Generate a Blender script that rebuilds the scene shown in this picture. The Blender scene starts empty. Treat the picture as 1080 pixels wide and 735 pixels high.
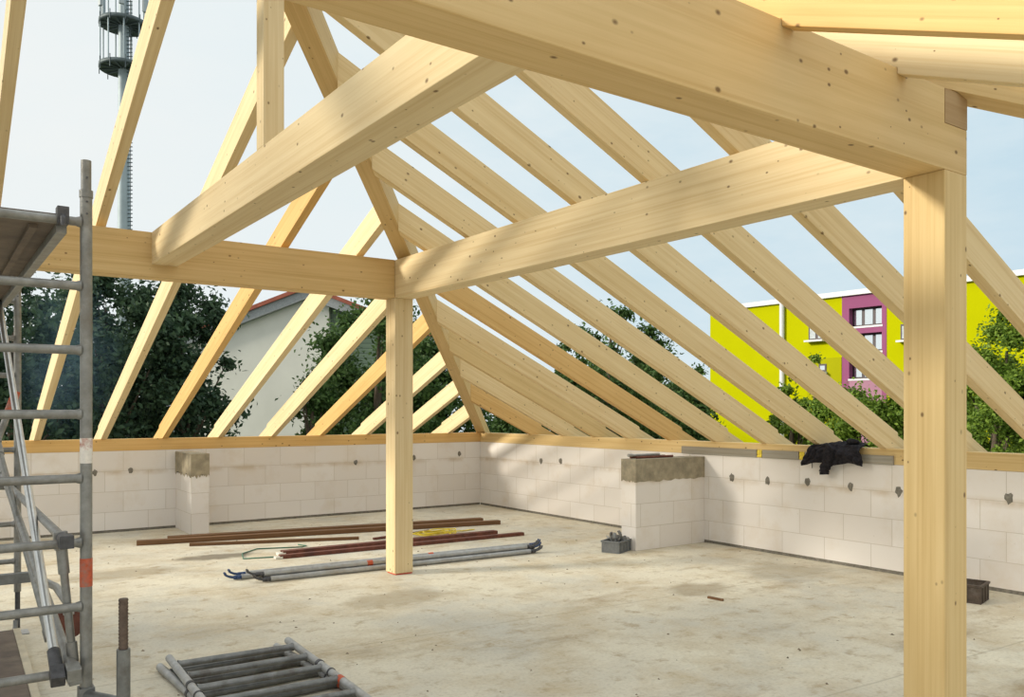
import bpy, math, random
import numpy as np
from mathutils import Vector, Matrix

S = bpy.context.scene
COL = S.collection
R = math.radians
random.seed(7)

# ------------------------------------------------------------------ camera model (1080 x 735)
F, YAW, CX, CY, EYE, HOR = 885.68, 0.6120, -3.7479, -7.3133, 1.6, 432.74
FW = Vector((math.sin(YAW), math.cos(YAW), 0)); RT = Vector((math.cos(YAW), -math.sin(YAW), 0))
CAM = Vector((CX, CY, EYE))

def at(px, py, d):
    """world point seen at pixel (px, py) at depth d metres"""
    return CAM + FW * d + RT * ((px - 540) / F * d) + Vector((0, 0, (HOR - py) / F * d))

def on_floor(px, py, z=0.0):
    return at(px, py, (EYE - z) * F / (py - HOR))

# ------------------------------------------------------------------ geometry helpers
class G:
    """collects vertices / faces / smooth flags"""
    def __init__(s): s.v = []; s.f = []; s.sm = []
    def add(s, v, f, smooth=False):
        o = len(s.v); s.v += [tuple(p) for p in v]
        for k in f: s.f.append([i + o for i in k]); s.sm.append(smooth)
        return s
    def box(s, x0, x1, y0, y1, z0, z1, M=None):
        v = [Vector(p) for p in ((x0,y0,z0),(x1,y0,z0),(x1,y1,z0),(x0,y1,z0),(x0,y0,z1),(x1,y0,z1),(x1,y1,z1),(x0,y1,z1))]
        if M: v = [M @ p for p in v]
        return s.add(v, [(0,3,2,1),(4,5,6,7),(0,1,5,4),(1,2,6,5),(2,3,7,6),(3,0,4,7)])
    def tube(s, p, q, r, r2=None, n=14, cap=True):
        p, q = Vector(p), Vector(q); r2 = r if r2 is None else r2
        d = (q - p).normalized(); a = d.orthogonal().normalized(); b = d.cross(a)
        v = []
        for c, rr in ((p, r), (q, r2)):
            v += [c + (a * math.cos(2*math.pi*i/n) + b * math.sin(2*math.pi*i/n)) * rr for i in range(n)]
        s.add(v, [(i, (i+1) % n, n + (i+1) % n, n + i) for i in range(n)], True)
        if cap: s.add(v[:n], [tuple(range(n-1, -1, -1))]); s.add(v[n:], [tuple(range(n))])
        return s
    def path(s, pts, r, n=10, radii=None):
        pts = [Vector(p) for p in pts]; m = len(pts); v = []; a = None
        for i, p in enumerate(pts):
            d = (pts[min(i+1, m-1)] - pts[max(i-1, 0)]).normalized()
            a = d.orthogonal().normalized() if a is None else (a - d * a.dot(d)).normalized()
            b = d.cross(a); rr = radii[i] if radii else r
            v += [p + (a * math.cos(2*math.pi*k/n) + b * math.sin(2*math.pi*k/n)) * rr for k in range(n)]
        s.add(v, [(i*n+k, i*n+(k+1) % n, (i+1)*n+(k+1) % n, (i+1)*n+k) for i in range(m-1) for k in range(n)], True)
        s.add(v[:n], [tuple(range(n-1, -1, -1))]); s.add(v[-n:], [tuple(range(n))])
        return s
    def lathe(s, prof, c=(0,0,0), n=20, M=None):
        v = []
        for r, z in prof:
            for k in range(n):
                p = Vector((r*math.cos(2*math.pi*k/n), r*math.sin(2*math.pi*k/n), z))
                v.append((M @ p if M else p) + Vector(c))
        m = len(prof)
        s.add(v, [(i*n+k, i*n+(k+1) % n, (i+1)*n+(k+1) % n, (i+1)*n+k) for i in range(m-1) for k in range(n)], True)
        s.add(v[:n], [tuple(range(n-1, -1, -1))]); s.add(v[-n:], [tuple(range(n))])
        return s

def tag(o, label=None, cat=None, group=None, kind=None):
    if label: o['label'] = label
    if cat: o['category'] = cat
    if group: o['group'] = group
    if kind: o['kind'] = kind
    return o

def mesh(name, g, mat, parent=None, bevel=0.0, M=None):
    me = bpy.data.meshes.new(name); me.from_pydata(g.v, [], g.f)
    me.polygons.foreach_set('use_smooth', g.sm)
    me.materials.append(mat); me.update()
    o = bpy.data.objects.new(name, me); COL.objects.link(o)
    if M is not None: o.matrix_world = M
    if parent:
        o.parent = parent
        o.matrix_parent_inverse = parent.matrix_basis.inverted()
    if bevel:
        b = o.modifiers.new('edge', 'BEVEL'); b.width = bevel; b.segments = 2; b.limit_method = 'ANGLE'; b.angle_limit = R(40)
    return o

def empty(name, loc, rz=0.0):
    o = bpy.data.objects.new(name, None); o.location = loc; o.rotation_euler = (0, 0, rz); o.empty_display_size = .1
    COL.objects.link(o); return o

def frame_matrix(o, xdir, up=(0,0,1)):
    x = Vector(xdir).normalized(); z = Vector(up); z = (z - x * z.dot(x)).normalized(); y = z.cross(x)
    return Matrix(((x.x, y.x, z.x, o[0]), (x.y, y.y, z.y, o[1]), (x.z, y.z, z.z, o[2]), (0, 0, 0, 1)))

# ------------------------------------------------------------------ materials
def nodes(name):
    m = bpy.data.materials.new(name); m.use_nodes = True
    nt = m.node_tree; b = nt.nodes['Principled BSDF']
    return m, nt, b

def N(nt, t, **k):
    n = nt.nodes.new(t)
    for a, v in k.items():
        if a.startswith('_'): n.inputs[a[1:]].default_value = v
        else: setattr(n, a, v)
    return n

def ramp(nt, fac, stops, interp='LINEAR'):
    r = N(nt, 'ShaderNodeValToRGB'); r.color_ramp.interpolation = interp
    e = r.color_ramp.elements
    while len(e) < len(stops): e.new(.5)
    for el, (p, c) in zip(e, stops): el.position = p; el.color = (*c, 1) if len(c) == 3 else c
    nt.links.new(fac, r.inputs[0]); return r.outputs[0]

def mixc(nt, fac, a, b, mode='MIX'):
    m = N(nt, 'ShaderNodeMix', data_type='RGBA', blend_type=mode)
    for i, v in ((0, fac), (6, a), (7, b)):
        if isinstance(v, bpy.types.NodeSocket): nt.links.new(v, m.inputs[i])
        else: m.inputs[i].default_value = v if i == 0 else (*v, 1)
    return m.outputs[2]

def mth(nt, op, a, b=None):
    m = N(nt, 'ShaderNodeMath', operation=op)
    for i, v in enumerate((a, b)):
        if v is None: continue
        if isinstance(v, bpy.types.NodeSocket): nt.links.new(v, m.inputs[i])
        else: m.inputs[i].default_value = v
    return m.outputs[0]

def noise(nt, vec, scale, detail=4, rough=.55):
    n = N(nt, 'ShaderNodeTexNoise', _Scale=scale, _Detail=detail, _Roughness=rough)
    nt.links.new(vec, n.inputs['Vector']); return n.outputs['Fac']

def mapping(nt, vec, scale, loc=(0,0,0), rot=(0,0,0)):
    m = N(nt, 'ShaderNodeMapping', _Scale=scale, _Location=loc, _Rotation=rot); nt.links.new(vec, m.inputs['Vector']); return m.outputs[0]

def bump(nt, b, h, strength=.2, dist=.01):
    n = N(nt, 'ShaderNodeBump', _Strength=strength, _Distance=dist)
    nt.links.new(h, n.inputs['Height']); nt.links.new(n.outputs[0], b.inputs['Normal'])

def wood(name, pale, dark, knot=(.13, .065, .025), rough=.6, knots=True):
    m, nt, b = nodes(name)
    tc = N(nt, 'ShaderNodeTexCoord'); oi = N(nt, 'ShaderNodeObjectInfo')
    off = N(nt, 'ShaderNodeVectorMath', operation='SCALE'); off.inputs[0].default_value = (37, 53, 71)
    nt.links.new(oi.outputs['Random'], off.inputs['Scale'])
    add = N(nt, 'ShaderNodeVectorMath', operation='ADD')
    nt.links.new(tc.outputs['Object'], add.inputs[0]); nt.links.new(off.outputs[0], add.inputs[1])
    v = add.outputs[0]
    wob = noise(nt, mapping(nt, v, (1.1, 5, 5)), 1.6, 2)
    g1 = noise(nt, mapping(nt, v, (.5, 16, 16)), 1.6, 4, .6)
    g2 = noise(nt, mapping(nt, v, (1.4, 70, 70)), 1.5, 3, .6)
    wv = N(nt, 'ShaderNodeTexWave', _Scale=7.0, _Distortion=9.0, _Detail=2.0); wv.bands_direction = 'Z'
    nt.links.new(mapping(nt, v, (.10, 1, 1)), wv.inputs['Vector'])
    t = mth(nt, 'ADD', mth(nt, 'MULTIPLY', g1, .55), mth(nt, 'MULTIPLY', g2, .28))
    t = mth(nt, 'ADD', t, mth(nt, 'MULTIPLY', wob, .32))
    t = mth(nt, 'ADD', t, mth(nt, 'MULTIPLY', wv.outputs['Fac'], .035))
    t = mth(nt, 'ADD', t, mth(nt, 'MULTIPLY', oi.outputs['Random'], .14))
    c = ramp(nt, t, [(.38, pale), (1.0, dark)])
    st = noise(nt, mapping(nt, v, (.22, 26, 26), (5, 1, 2)), 1.5, 5, .65)
    c = mixc(nt, 1.0, c, ramp(nt, st, [(.34, (.89, .84, .76)), (.54, (1, 1, 1))]), 'MULTIPLY')
    if knots:
        vo = N(nt, 'ShaderNodeTexVoronoi', _Scale=14.0); nt.links.new(mapping(nt, v, (.75, 1.1, 1.1)), vo.inputs['Vector'])
        sp = N(nt, 'ShaderNodeSeparateColor'); nt.links.new(vo.outputs['Color'], sp.inputs[0])
        rad = mth(nt, 'ADD', mth(nt, 'MULTIPLY', mth(nt, 'POWER', sp.outputs[0], 2.0), .15), .055)
        k = mth(nt, 'DIVIDE', vo.outputs['Distance'], rad)
        kf = ramp(nt, k, [(.45, (1, 1, 1)), (.75, (.45, .45, .45)), (1.0, (0, 0, 0))])
        kf2 = mth(nt, 'MULTIPLY', kf, .85)
        c = mixc(nt, kf2, c, knot)
    nt.links.new(c, b.inputs['Base Color'])
    b.inputs['Roughness'].default_value = rough; b.inputs['Specular IOR Level'].default_value = .25
    bump(nt, b, g2, .12, .004)
    return m

M_PALE = wood('spruce_pale', (.80, .67, .425), (.64, .485, .26))
M_MID = wood('spruce_honey', (.75, .575, .295), (.58, .40, .165))
M_TAN = wood('spruce_tan', (.72, .53, .27), (.54, .365, .145))
M_ORANGE = wood('spruce_orange', (.75, .51, .215), (.57, .33, .10))
M_OLD = wood('old_board', (.25, .14, .07), (.10, .05, .025), rough=.8, knots=False)
M_GREYB = wood('grey_board', (.40, .37, .31), (.20, .18, .14), rough=.85, knots=False)
M_END = wood('end_grain', (.48, .34, .19), (.36, .23, .11), knots=False)

def simple(name, col, rough=.6, metal=0.0, var=.18, scale=12, dirt=None, bmp=.0):
    m, nt, b = nodes(name)
    tc = N(nt, 'ShaderNodeTexCoord')
    n = noise(nt, tc.outputs['Object'], scale, 5, .6)
    lo = tuple(max(0, c * (1 - var)) for c in col); hi = tuple(min(1, c * (1 + var)) for c in col)
    c = ramp(nt, n, [(.3, lo), (.7, hi)])
    if dirt:
        n2 = noise(nt, tc.outputs['Object'], scale * .35, 6, .7)
        c = mixc(nt, ramp(nt, n2, [(.50, (0, 0, 0)), (.68, (1, 1, 1))]), c, dirt)
    nt.links.new(c, b.inputs['Base Color'])
    b.inputs['Roughness'].default_value = rough; b.inputs['Metallic'].default_value = metal
    if bmp: bump(nt, b, n, bmp, .01)
    return m

M_ALU = simple('weathered_aluminium', (.25, .25, .235), .45, .45, .25, 18, (.19, .175, .15))
M_ALUD = simple('dark_aluminium', (.20, .205, .20), .45, .6, .25, 16, (.12, .11, .10))
M_ALUB = simple('bright_aluminium', (.55, .56, .55), .32, .75, .12, 14)
M_GALV = simple('galvanised_tube', (.38, .385, .38), .5, .4, .2, 14, (.33, .31, .27))
M_STEEL = simple('dark_steel', (.09, .09, .095), .5, .6, .3, 30)
M_RUST = simple('rusty_steel', (.16, .055, .035), .75, .2, .35, 14, (.09, .035, .025))
M_RUST2 = simple('threaded_steel', (.13, .095, .075), .6, .5, .3, 40)
M_RED = simple('red_paint', (.50, .085, .03), .55, 0, .25, 40, (.30, .16, .12))
M_REDP = simple('red_plastic', (.55, .05, .03), .4)
M_STICK = simple('white_sticker', (.72, .68, .62), .6, 0, .1, 60, (.45, .20, .15))
M_BLUE = simple('blue_steel', (.02, .05, .14), .45, .2)
M_PLY = simple('platform_plywood', (.115, .085, .062), .7, 0, .35, 7, (.18, .14, .10))
M_CONC = simple('cap_concrete', (.33, .285, .20), .95, 0, .28, 9, (.21, .19, .14), .5)
M_MORTAR = simple('grey_mortar', (.20, .185, .155), .95, 0, .3, 30, None, .6)
M_YELLOW = simple('yellow_cable', (.72, .56, .03), .5)
M_FOAM = simple('yellow_foam', (.75, .58, .06), .9)
M_GREEN = simple('green_rod_paint', (.06, .17, .11), .5)
M_WHITEP = simple('pale_tape', (.70, .68, .60), .6)
M_BOXG = simple('grey_crate_plastic', (.13, .14, .145), .6, 0, .2, 25)
M_BOXB = simple('dark_brown_box', (.055, .038, .026), .55, 0, .5, 22, (.11, .09, .075))
M_TRUNK = simple('tree_bark', (.10, .075, .05), .95, 0, .3, 6, None, .6)
M_CABLE = simple('white_wrapping', (.66, .66, .63), .5)

def cloth_mat():
    m, nt, b = nodes('black_fleece')
    tc = N(nt, 'ShaderNodeTexCoord'); n = noise(nt, tc.outputs['Object'], 40, 4)
    nt.links.new(ramp(nt, n, [(.3, (.010, .010, .013)), (.7, (.034, .031, .036))]), b.inputs['Base Color'])
    b.inputs['Roughness'].default_value = .95; b.inputs['Specular IOR Level'].default_value = .15
    return m
M_CLOTH = cloth_mat()

def floor_mat():
    m, nt, b = nodes('site_concrete')
    tc = N(nt, 'ShaderNodeTexCoord'); o = tc.outputs['Object']
    n1 = noise(nt, o, .55, 6, .62); n2 = noise(nt, mapping(nt, o, (1, 1, 1), (7, 3, 0)), 1.7, 7, .68)
    n3 = noise(nt, o, 14, 5, .7); n4 = noise(nt, mapping(nt, o, (.6, 1.8, 1), (3, 9, 0), (0, 0, R(28))), 1.1, 6, .66)
    c = ramp(nt, n1, [(.30, (.54, .505, .42)), (.50, (.66, .605, .48)), (.72, (.74, .685, .54))])
    c = mixc(nt, ramp(nt, n2, [(.46, (0, 0, 0)), (.66, (.75, .75, .75))]), c, (.51, .415, .27))
    c = mixc(nt, ramp(nt, n4, [(.56, (0, 0, 0)), (.72, (.8, .8, .8))]), c, (.33, .25, .15))
    c = mixc(nt, ramp(nt, noise(nt, mapping(nt, o, (1, 1, 1), (13, 17, 0)), .9, 6, .65), [(.50, (0, 0, 0)), (.70, (.7, .7, .7))]), c, (.50, .49, .435))
    c = mixc(nt, ramp(nt, n3, [(.62, (0, 0, 0)), (.80, (.55, .55, .55))]), c, (.22, .175, .115))
    n6 = noise(nt, mapping(nt, o, (1, 1, 1), (31, 5, 0)), 42, 4, .7)
    c = mixc(nt, 1.0, c, ramp(nt, n6, [(.30, (.80, .79, .77)), (.50, (.96, .96, .96)), (.75, (1.0, 1.0, 1.0))]), 'MULTIPLY')
    n7 = noise(nt, mapping(nt, o, (1, 1, 1), (3, 41, 0)), 5.5, 6, .72)
    c = mixc(nt, ramp(nt, n7, [(.54, (0, 0, 0)), (.68, (.75, .75, .75))]), c, (.36, .275, .165))
    # dark damp patches: elongated ovals with ragged edges
    for (x, y, sx, sy, a, col, k) in ((-1.12, 2.05, 2.1, 4.4, -4, (.20, .17, .125), .9), (1.95, -2.1, 2.4, 3.2, 20, (.25, .19, .11), .6), (-.45, -.9, 1.7, 3.0, 12, (.31, .25, .16), .55),
                                      (3.3, -2.0, 1.6, 2.2, -30, (.31, .26, .18), .5), (-2.2, 1.6, 1.3, 3.0, 5, (.27, .21, .125), .55)):
        mp = mapping(nt, o, (1, 1, 0), (-x, -y, 0)); mp = mapping(nt, mp, (sx, sy, 0), (0, 0, 0), (0, 0, R(-a)))
        ln = N(nt, 'ShaderNodeVectorMath', operation='LENGTH'); nt.links.new(mp, ln.inputs[0])
        d = mth(nt, 'ADD', ln.outputs['Value'], mth(nt, 'MULTIPLY', mth(nt, 'SUBTRACT', noise(nt, o, 2.6, 5, .65), .5), 1.5))
        c = mixc(nt, ramp(nt, d, [(.55, (k, k, k)), (.95, (0, 0, 0))]), c, col)
    # faint trowel / pour joints
    sx = N(nt, 'ShaderNodeSeparateXYZ'); nt.links.new(mapping(nt, o, (1, 1, 1), (0, 0, 0), (0, 0, R(3))), sx.inputs[0])
    for off, per in ((.9, 2.35),):
        w = mth(nt, 'ABSOLUTE', mth(nt, 'SUBTRACT', mth(nt, 'FRACT', mth(nt, 'DIVIDE', mth(nt, 'ADD', mth(nt, 'ADD', sx.outputs[1], off), mth(nt, 'MULTIPLY', n4, .05)), per)), .5))
        c = mixc(nt, ramp(nt, w, [(.0, (.55, .55, .55)), (.0045, (0, 0, 0))]), c, (.32, .28, .20))
    nt.links.new(c, b.inputs['Base Color']); b.inputs['Roughness'].default_value = .85
    b.inputs['Specular IOR Level'].default_value = .2
    bump(nt, b, n3, .25, .01)
    return m
M_FLOOR = floor_mat()

def block_mat(name, bw=.53, bh=.2667, off=.42):
    m, nt, b = nodes(name)
    tc = N(nt, 'ShaderNodeTexCoord'); o = tc.outputs['Object']
    s = N(nt, 'ShaderNodeSeparateXYZ'); nt.links.new(o, s.inputs[0])
    u = mth(nt, 'ADD', s.outputs[0], s.outputs[1])
    cb = N(nt, 'ShaderNodeCombineXYZ'); nt.links.new(u, cb.inputs[0]); nt.links.new(s.outputs[2], cb.inputs[1])
    br = N(nt, 'ShaderNodeTexBrick', _Scale=1.0); br.inputs['Brick Width'].default_value = bw; br.inputs['Row Height'].default_value = bh
    br.inputs['Mortar Size'].default_value = .0035; br.inputs['Mortar Smooth'].default_value = .3
    br.inputs['Color1'].default_value = (.80, .765, .73, 1); br.inputs['Color2'].default_value = (.745, .70, .655, 1); br.inputs['Mortar'].default_value = (.60, .55, .48, 1)
    br.offset = off; nt.links.new(cb.outputs[0], br.inputs['Vector'])
    c = br.outputs['Color']
    n = noise(nt, o, 2.2, 6, .65)
    c = mixc(nt, ramp(nt, n, [(.52, (0, 0, 0)), (.75, (.6, .6, .6))]), c, (.66, .575, .47))
    # brown run-off marks just under the top course
    zb = mth(nt, 'ABSOLUTE', mth(nt, 'SUBTRACT', s.outputs[2], .785))
    st = mth(nt, 'MULTIPLY', ramp(nt, zb, [(.0, (1, 1, 1)), (.055, (0, 0, 0))]), ramp(nt, noise(nt, o, 3.0, 4), [(.42, (0, 0, 0)), (.62, (.75, .75, .75))]))
    c = mixc(nt, st, c, (.56, .46, .34))
    n5 = noise(nt, o, 28, 3, .5)
    c = mixc(nt, ramp(nt, n5, [(.70, (0, 0, 0)), (.78, (.4, .4, .4))]), c, (.45, .38, .30))
    nt.links.new(c, b.inputs['Base Color']); b.inputs['Roughness'].default_value = .95; b.inputs['Specular IOR Level'].default_value = .1
    bump(nt, b, mth(nt, 'ADD', mth(nt, 'MULTIPLY', br.outputs['Fac'], -1.0), mth(nt, 'MULTIPLY', n5, .15)), .5, .006)
    return m
M_BLOCK = block_mat('aerated_blocks')

def leaf_mat(name, a, b_, trans=.35):
    m, nt, b = nodes(name)
    tc = N(nt, 'ShaderNodeTexCoord'); ge = N(nt, 'ShaderNodeNewGeometry')
    n = noise(nt, tc.outputs['Object'], 1.6, 4)
    t = mth(nt, 'ADD', mth(nt, 'MULTIPLY', n, .6), mth(nt, 'MULTIPLY', ge.outputs['Random Per Island'], .4))
    c = ramp(nt, t, [(.25, a), (.75, b_)])
    nt.links.new(c, b.inputs['Base Color']); b.inputs['Roughness'].default_value = .55; b.inputs['Specular IOR Level'].default_value = .2
    tr = N(nt, 'ShaderNodeBsdfTranslucent'); nt.links.new(c, tr.inputs[0])
    mx = N(nt, 'ShaderNodeMixShader'); mx.inputs[0].default_value = trans
    nt.links.new(b.outputs[0], mx.inputs[1]); nt.links.new(tr.outputs[0], mx.inputs[2])
    nt.links.new(mx.outputs[0], nt.nodes['Material Output'].inputs[0])
    return m
M_LEAFD = leaf_mat('maple_leaves_dark', (.022, .050, .030), (.075, .125, .060), .3)
M_LEAFM = leaf_mat('leaves_mid_green', (.030, .070, .018), (.11, .19, .05), .3)
M_LEAFL = leaf_mat('leaves_light_green', (.06, .125, .012), (.25, .36, .05), .35)

# ------------------------------------------------------------------ levels taken from the site
XC, YC = 4.023, 4.700          # inner faces of the right and back walls
HW, TP = 1.067, .156           # wall height, wall plate height
ZT = HW + TP                   # top of wall plate
ZB, HB, W = 2.691, .3665, .197  # purlin soffit, purlin height, timber width
ZP = ZB + HB
YA = -5.332                    # front face of the near purlin
SR, SB = .472, .405            # roof slopes: right side, back / near side

# ------------------------------------------------------------------ the setting
g = G().box(-9.5, XC + .25, -12.5, YC + .25, -.35, 0)
fl = mesh('floor', g, M_FLOOR); tag(fl, 'dusty stained concrete floor slab', 'floor', kind='structure')

def wall(name, L, M, label, blobs):
    w = mesh(name, G().box(0, L, 0, .24, .034, HW), M_BLOCK, M=M); tag(w, label, 'wall', kind='structure')
    def child(nm, gg, mat): return mesh(nm, gg, mat, w, M=M)
    child('mortar_bed', G().box(0, L, .008, .232, -.002, .034), M_MORTAR)
    for i, (u, z, r) in enumerate(blobs):
        rnd = random.Random(i * 7 + len(name)); n = 11; gg = G(); v = []
        prof = [(1.0, .0), (.8, -.011), (.35, -.016)]
        rr = [r * rnd.uniform(.75, 1.2) for _ in range(n)]
        for f_, yy in prof: v += [(u + math.cos(2*math.pi*k/n) * rr[k] * f_ * .75, yy + .002, z + math.sin(2*math.pi*k/n) * rr[k] * f_ * (1.25 if k > n/2 else .8)) for k in range(n)]
        fs = [(a*n+k, a*n+(k+1) % n, (a+1)*n+(k+1) % n, (a+1)*n+k) for a in range(2) for k in range(n)] + [tuple(range(2*n, 3*n))]
        gg.add(v, fs, True); child('mortar_patch', gg, M_MORTAR)
    return w
# back wall: local x runs with +X, local y points outwards (+Y)
XL = -9.0
wall('wall_back', XC - XL, Matrix.Translation((XL, YC, 0)), 'low white block wall along the back edge of the slab',
     [(x - XL, z, .045) for x, z in ((-1.92, .80), (-1.49, .81), (1.73, .80), (2.75, .85), (3.61, .88))])
# right wall: local x runs with -Y, local y points outwards (+X)
MR = Matrix(((0, 1, 0, XC), (-1, 0, 0, YC), (0, 0, 1, 0), (0, 0, 0, 1)))
wr = wall('wall_right', YC + 10.5, MR, 'low white block wall along the right edge of the slab',
     [(YC - y, z, .05) for y, z in ((2.98, .83), (2.50, .85), (-.73, .82), (-1.24, .82), (-1.76, .84), (-2.27, .83), (-2.79, .82), (-3.80, .84))])

# grass far below the slab
def ground_mat():
    m, nt, b = nodes('grass_ground'); tc = N(nt, 'ShaderNodeTexCoord'); n = noise(nt, tc.outputs['Object'], .3, 6)
    nt.links.new(ramp(nt, n, [(.3, (.05, .075, .025)), (.7, (.12, .14, .06))]), b.inputs['Base Color']); b.inputs['Roughness'].default_value = 1
    return m
GZ = -6.5
tag(mesh('ground', G().add([(-60, -60, GZ), (160, -60, GZ), (160, 260, GZ), (-60, 260, GZ)], [(0, 1, 2, 3)]), ground_mat()), 'grassy ground far below the slab', 'ground', kind='structure')
# the storey below, carrying the slab
bw = mesh('wall_storey', G().box(-9.3, XC + .2, -12.3, YC + .2, GZ, -.35), M_BLOCK); tag(bw, 'storey below the slab', 'wall', kind='structure')

def pier(name, label, x0, x1, y0, y1, capz, ragged):
    e = empty(name, ((x0+x1)/2, (y0+y1)/2, 0)); tag(e, label, 'pier', kind='structure')
    mesh('block_shaft', G().box(x0, x1, y0, y1, .0, capz + .01), M_BLOCK, e)
    # concrete cap with an uneven lower lip
    gg = G(); e_ = .004; n = 18; ring = []
    P = [(x0-e_, y0-e_), (x1+e_, y0-e_), (x1+e_, y1+e_), (x0-e_, y1+e_)]
    rnd = random.Random(3)
    for k in range(4):
        a, b = P[k], P[(k+1) % 4]
        for i in range(n): ring.append((a[0]+(b[0]-a[0])*i/n, a[1]+(b[1]-a[1])*i/n))
    m_ = len(ring); top = HW - .027
    v = [(x, y, top) for x, y in ring] + [(x, y, capz + rnd.uniform(-ragged, ragged)) for x, y in ring]
    gg.add(v, [(k, k + m_, (k+1) % m_ + m_, (k+1) % m_) for k in range(m_)]); gg.add(v[:m_], [tuple(range(m_))])
    mesh('concrete_cap', gg, M_CONC, e)
    return e
pier('wall_pier', 'white block pier with grey concrete cap jutting from the right wall, red bars on it', 2.885, XC - .001, -.31, -.075, .785, .012)
pier('wall_pier', 'narrow white block pier with grey concrete cap jutting from the back wall', -.925, -.70, 3.88, YC - .001, .75, .03)

# ------------------------------------------------------------------ timbers
def beam(name, p, q, w, h, mat, label, cat, up=(0,0,1), bevel=.004, parent=None, group=None):
    """straight timber; p-q is the centre line of its underside"""
    p, q = Vector(p), Vector(q); L = (q - p).length
    o = mesh(name, G().box(0, L, -w/2, w/2, 0, h), mat, parent, bevel, M=frame_matrix(p, q - p, up))
    if label: tag(o, label, cat, group, kind='thing')
    return o

# wall plates
PW = .14
beam('wall_plate', (-9.0, YC + .005 + PW/2, HW), (XC + .005, YC + .005 + PW/2, HW), PW, TP, M_ORANGE, 'long timber wall plate lying along the top of the back wall', 'wall plate')
beam('wall_plate', (XC + .005 + PW/2, YC + .01 + PW, HW), (XC + .005 + PW/2, -10.3, HW), PW, TP, M_MID, 'long timber wall plate lying along the top of the right wall', 'wall plate')

# posts
def post(label, x, y, z1, mat, w=W):
    e = empty('timber_post', (x + w/2, y + w/2, 0)); tag(e, label, 'post', kind='thing')
    mesh('shaft', G().box(0, z1 - .012, -w/2, w/2, -w/2, w/2), mat, e, .005, M=frame_matrix((x + w/2, y + w/2, .012), (0, 0, 1), (0, 1, 0)))
    mesh('base_pad', G().box(x + .012, x + w - .006, y + .006, y + w - .012, 0, .012), M_REDP, e)['label'] = 'red pad under the post'
    return e
post('square timber post in the middle of the slab, steel tubes lying behind its foot', 0, 0, ZB, M_PALE)
XA = .032
post('large square timber post in the foreground, nearest of the posts', XA, YA, ZB, M_MID)

# purlins
beam('timber_beam', (-7.5, W/2, ZB), (-.0005, W/2, ZB), W, HB, M_TAN, 'long horizontal timber beam running left from the middle post', 'beam')
# beam from the middle post to the near post, with a tenon lapped into the near beam
p, q = Vector((W/2, W, ZB)), Vector((XA + W/2, YA + W + .0005, ZB))
b2 = beam('timber_beam', p, q, W, HB, M_PALE, 'horizontal timber beam joining the middle post to the near post', 'beam')
mesh('lapped_tenon', G().box(XA + .001, XA + W, YA - .0015, YA + W, ZB + .21, ZP), M_END, b2, .002)['label'] = 'darker sawn end grain'
# near beam, upper half cut back for the tenon
gg = G(); L = XA + W + 7.5
prof = [(0, 0), (L, 0), (L, .2095), (L - W, .2095), (L - W, HB), (0, HB)]
v = [(a, -W/2, z) for a, z in prof] + [(a, W/2, z) for a, z in prof]; n = len(prof)
gg.add(v, [tuple(range(n)), tuple(range(2*n-1, n-1, -1))] + [(k, k + n, (k+1) % n + n, (k+1) % n) for k in range(n)])
b3 = mesh('timber_beam', gg, M_TAN, None, .004, M=frame_matrix((-7.5, YA + W/2, ZB), (1, 0, 0)))
tag(b3, 'huge overhead timber beam resting on the foreground post, nearest of the beams', 'beam', kind='thing')
X4, H4 = -2.214, .264
beam('timber_beam', (X4 + W/2, YA + W + .0005, ZP - H4), (X4 + W/2, -.0005, ZP - H4), W, H4, M_PALE, 'cross beam between the two long beams, carrying the short king post', 'beam')

# king post
KX, KY, KW = -2.154, -2.687, .118
beam('king_post', (KX, KY, ZP), (KX, KY, 4.40), KW, KW, M_PALE, 'short king post standing on the cross beam', 'post', up=(0, 1, 0)).matrix_world = frame_matrix((KX, KY - KW/2, ZP), (0, 0, 1), (0, 1, 0))

def prism(name, prof, w, origin, hdir, mat, label, cat, group=None, slope=0.0, skew=None):
    """prof: list of (s, z, tagged) points in a vertical plane through origin along hdir (plan unit vector); w: width.
    skew: {index: ds} shift of s per unit lateral offset for the tagged points (mitred heads)"""
    h = Vector((hdir[0], hdir[1], 0)).normalized(); side = Vector((0, 0, 1)).cross(h)
    o = Vector(origin); x = Vector((h.x, h.y, slope)).normalized()
    M = frame_matrix(o, x); Mi = M.inverted(); v = []
    for sgn in (-1, 1):
        for i, (s_, z_) in enumerate(prof):
            lat = sgn * w / 2
            ds = (skew or {}).get(i, 0) * lat
            zz = z_ + slope * ds
            v.append(Mi @ Vector((o.x + h.x * (s_ + ds) + side.x * lat, o.y + h.y * (s_ + ds) + side.y * lat, zz)))
    n = len(prof)
    gg = G().add(v, [tuple(range(n)), tuple(range(2*n-1, n-1, -1))] + [(k, k + n, (k+1) % n + n, (k+1) % n) for k in range(n)])
    ob = mesh(name, gg, mat, None, .003, M=M)
    # outward normals
    me = ob.data
    import bmesh
    bm = bmesh.new(); bm.from_mesh(me); bmesh.ops.recalc_face_normals(bm, faces=bm.faces); bm.to_mesh(me); bm.free()
    return tag(ob, label, cat, group, kind='thing')

RW, RH = .075, .25     # rafter width and its plumb height

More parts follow.
